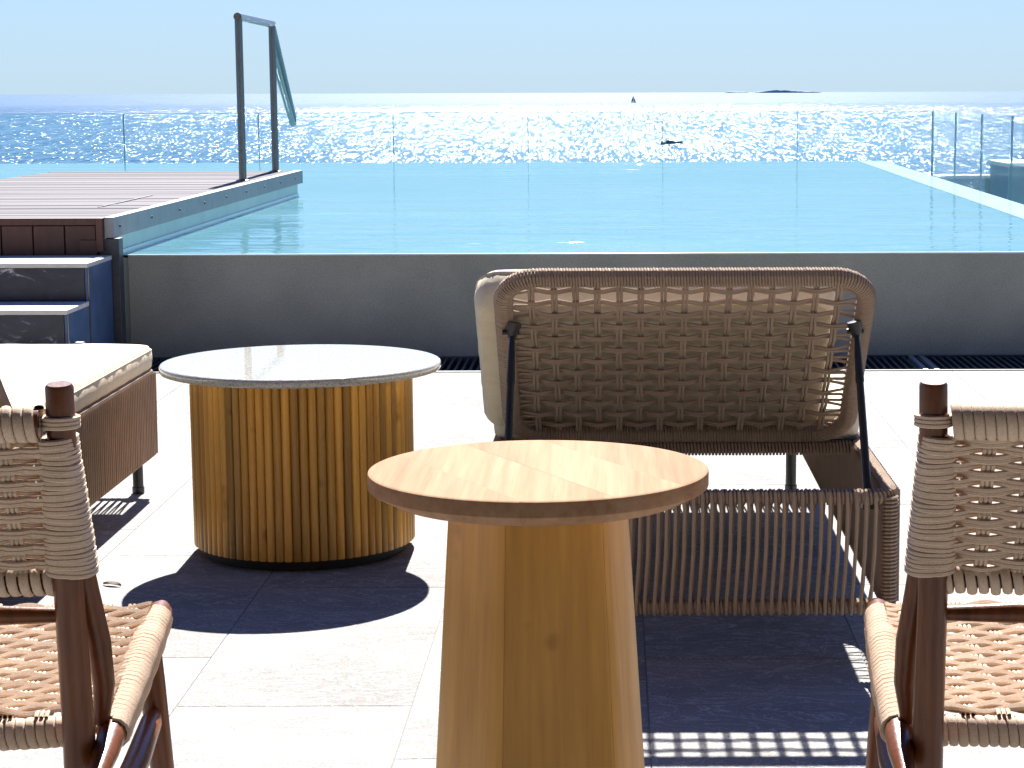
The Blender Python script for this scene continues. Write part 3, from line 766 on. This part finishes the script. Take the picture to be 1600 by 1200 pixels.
# ---------------- foreground rope chairs
def chair(loc, rz, label):
    T = thing('rope_chair', loc, label, 'chair', 'dark wood rope chairs in the foreground', rz)
    rope_, wd = M['chairrope'], M['darkwood']
    hp_ = .226
    for sx in (-1, 1):
        # rear post
        P = [(sx*hp_, -.01, 0), (sx*hp_, .03, .22), (sx*(hp_), .035, .42), (sx*hp_, .015, .6), (sx*(hp_+.006), -.015, .75), (sx*(hp_+.013), -.045, .878), (sx*(hp_+.013), -.0455, .882)]
        MB().tube(P, [.017, .02, .0205, .019, .0178, .0172, .0150], 18).build('rear_post', wd, T)
        # second upright rising from the seat rail
        P = [(sx*.244, .085, .415), (sx*.250, .08, .47), (sx*.249, .065, .53), (sx*.243, .045, .60), (sx*.237, .01, .70), (sx*.233, -.02, .80)]
        MB().tube(P, [.010, .0145, .016, .0145, .012, .008], 12, flat=(1, 1)).build('back_upright', wd, T)
        # side rail
        P = [(sx*.262, -.045, .375), (sx*.260, .03, .392), (sx*.257, .10, .405), (sx*.240, .35, .420), (sx*.222, .60, .432), (sx*.220, .625, .433)]
        MB().tube(P, [.010, .017, .0185, .0195, .0185, .012], 14).build('side_rail', wd, T)
        m = MB().coil([(sx*.2582, .085, .4015), (sx*.247, .25, .4135), (sx*.235, .42, .4245), (sx*.2245, .565, .4305)], [.020, .0235, .0235, .0205], .0036, pitch=.0072, seg=12, n=5, wob=.05)
        m.build('rail_rope_wrap', rope_, T)
        # front leg
        P = [(sx*.214, .535, .425), (sx*.217, .545, .33), (sx*.227, .565, .15), (sx*.236, .585, 0)]
        MB().tube(P, [.018, .0205, .018, .0145], 14).build('front_leg', wd, T)
        # side stretcher
        P = [(sx*.220, .55, .29), (sx*.222, .50, .285), (sx*.230, .35, .272), (sx*.232, .15, .255), (sx*.230, .03, .245)]
        MB().tube(P, [.008, .0165, .019, .0175, .009], 14).build('side_stretcher', wd, T)
        # rope bands round post and upright
        m = MB(); k = 0; z = .634
        while z < .815:
            f = (z-.634)/.18
            yc = .024-.046*f; xin = hp_-.0225+.010*f; xout = .2545-.009*f
            for lane in (0, 1):
                zz = z+lane*.0054; ring = []
                cx = (xin+xout)/2; rx = (xout-xin)/2+.003; ry = .0335-.002*f+.001*math.sin(k*1.7)
                for q in range(22):
                    t = 2*PI*q/22
                    ex = math.copysign(abs(math.cos(t))**.75, math.cos(t)); ey = math.copysign(abs(math.sin(t))**.75, math.sin(t))
                    ring.append((sx*(cx+rx*ex), yc+ry*ey, zz-.0016*ex*math.cos(k)+.0008*math.sin(k*2.3)))
                m.tube(ring, .0036, 6, loop=True)
            z += .0107; k += 1
        # separate ring near the top
        for lane in (0, 1, 2):
            m.tube([(sx*(hp_+.0105)+.0215*math.cos(2*PI*q/18), -.036+.0215*math.sin(2*PI*q/18), .829+lane*.005) for q in range(18)], .003, 6, loop=True)
        m.build('post_rope_wrap', rope_, T)
    # rails of the back
    xi = hp_-.014
    P = [(-xi, -.040, .832), (0, -.062, .832), (xi, -.040, .832)]
    MB().tube(P, .019, 12).build('back_top_rail', wd, T)
    MB().coil(P, .0205, .0062, pitch=.0128, seg=12, n=8, flat=(1, .5)).build('rope_wrap', rope_, T)
    P = [(-xi, .022, .622), (0, .004, .622), (xi, .022, .622)]
    MB().tube(P, .012, 12).build('back_bottom_rail', wd, T)
    MB().coil(P, .0165, .0062, pitch=.0145, seg=12, n=8, flat=(1, .55), wob=.1).build('rope_wrap', rope_, T)
    MB().tube([(-hp_, .028, .575), (-.12, .022, .577), (0, .018, .577), (.12, .022, .577), (hp_, .028, .575)], [.009, .0135, .0145, .0135, .009], 12).build('cross_rail', wd, T)
    # weave of the back: columns of three flat ropes, rows of two ropes
    nC = 8; cx_ = [-.168+i*.048 for i in range(nC)]
    def bk(x_, z_, d=0):
        f = (z_-.622)/.21; y_ = .022-.062*f-.018*(1-(x_/xi)**2)
        return (x_, y_+d, z_)
    nR = 17; zr = [.636+j*.0107 for j in range(nR)]
    for i, cx in enumerate(cx_):
        m = MB()
        for s_ in (-1, 0, 1):
            P = []
            for q in range(nR*3+4):
                z_ = .612+q*(.222/(nR*3+3)); ph = (z_-zr[0])/.0107
                P.append(bk(cx+s_*.0056, z_, .0035*math.cos(PI*(ph+i))))
            m.tube(P, .0030, 6, caps=False)
        m.build('woven_strand', rope_, T)
    for j, z_ in enumerate(zr):
        m = MB()
        for s_ in (-1, 1):
            P = []
            for q in range(-2, (nC-1)*5+3):
                f = q/5; x_ = cx_[0]+f*.048
                ph = math.cos(PI*(f+j))
                conv = .0016*math.cos(PI*(f+j)) * (1 if 1 else 0)
                P.append(bk(x_, z_+s_*.0027-conv, -.0062*ph))
            xa = hp_-.004
            P = [bk(-xa, z_+s_*.0026+.002, -.016), bk(-xa+.018, z_+s_*.0027, -.012*(1 if j % 2 else -.3))]+P+[bk(xa-.018, z_+s_*.0027, -.012*(1 if (j+nC) % 2 else -.3)), bk(xa, z_+s_*.0026+.002, -.016)]
            m.tube(P, .0035, 6, caps=False)
        m.build('woven_strand', rope_, T)
    # seat frame: front and rear rails
    P = [(-.216, .565, .43), (.216, .565, .43)]
    MB().tube(P, .014, 12).build('front_rail', wd, T)
    MB().coil(P, .0165, .0062, pitch=.0128, seg=12, n=8, flat=(1, .5)).build('rope_wrap', rope_, T)
    P = [(-.228, .095, .402), (0, .088, .396), (.228, .095, .402)]
    MB().tube(P, .015, 12).build('rear_rail', wd, T)
    MB().coil(P, .0185, .0062, pitch=.0128, seg=12, n=8, flat=(1, .5), wob=.05).build('rope_wrap', rope_, T)
    # seat weave (twill): rows across, three ropes each; columns front to back
    nr_ = 33; ys = [.112+j*.01385 for j in range(nr_)]
    ncs = 10
    def zs(x_, y_):
        f = (y_-.1)/.46; return .424+.028*f-.016*(1-(x_/.25)**2)*(1-abs(2*f-1)**3)
    for j, y_ in enumerate(ys):
        m = MB(); hw_ = .257-.036*(y_-.1)/.5; jj = random.uniform(-.0008, .0008)
        for s_ in (-1, 1):
            P = []
            for q in range(61):
                x_ = -hw_+.006+(2*hw_-.012)*q/60
                ph = (x_/.0235)*PI/2+j*PI*2/3
                d = .0036*math.cos(ph); edge = min(1, (hw_-abs(x_))/.02)
                P.append((x_, y_+jj+s_*.0036+.0020*math.cos(ph), zs(x_, y_)+d*edge+.004*(1-edge)))
            m.tube(P, .0041, 6, caps=False)
        m.build('seat_strand', rope_, T)
    for i in range(ncs):
        x0 = -.212+i*.047; m = MB()
        for s_ in (-1, 0, 1):
            P = []
            for q in range(90):
                y_ = .09+.48*q/89
                ph = (x0/.0235)*PI/2+((y_-.112)/.01385)*PI*2/3
                P.append((x0*(1-.22*(y_-.1))+s_*.0066, y_, zs(x0, y_)-.0024-.0036*math.cos(ph)))
            m.tube(P, .0030, 6, caps=False)
        m.build('seat_strand', rope_, T)
    return T

C1 = chair((.626, 2.50, 0), R(-.5), 'rope and wood chair cut off by the right edge, beside the rope lounger base')
C2 = copy_tree(C1)
C2.location = (-.914, 2.50, 0); C2.rotation_euler = (0, 0, R(1.5))
C2['label'] = 'rope and wood chair cut off by the left edge, before the cushioned lounger'

# ---------------- dry leaves on the floor
for (x_, y_, s_, r_, lab) in ((-1.46, 7.4, .10, .3, 'thin dry leaf lying on pale tiles just right of the left lounger'),
                        (-1.27, 5.05, .055, -.4, 'small curled dry leaf beside the edge of the round table shadow'),
                        (-1.32, 4.86, .03, .8, 'small dry leaf scrap at the left rim of the round table shadow'),
                        (.49, 7.28, .045, .1, 'dark oval leaf seen through the lounger frame on the sunny tiles')):
    m = MB(); rings = []
    for i in range(9):
        f = i/8; w_ = s_*.16*math.sin(PI*f)**.8+.0004; zz = .004+.012*s_*10*math.sin(PI*f)*.4
        rings.append([(s_*(f-.5), -w_, zz+.002), (s_*(f-.5), 0, zz-.001), (s_*(f-.5), w_, zz+.003), (s_*(f-.5), 0, zz-.0025)])
    m.loft(rings); o = m.build('dry_leaf', M['leaf']); o.location = (x_, y_, 0); o.rotation_euler = (0, 0, r_)
    tag(o, lab, 'leaf', 'dry leaves on the tiles')

S.render.engine = 'CYCLES'
S.cycles.max_bounces = 8; S.cycles.transparent_max_bounces = 48
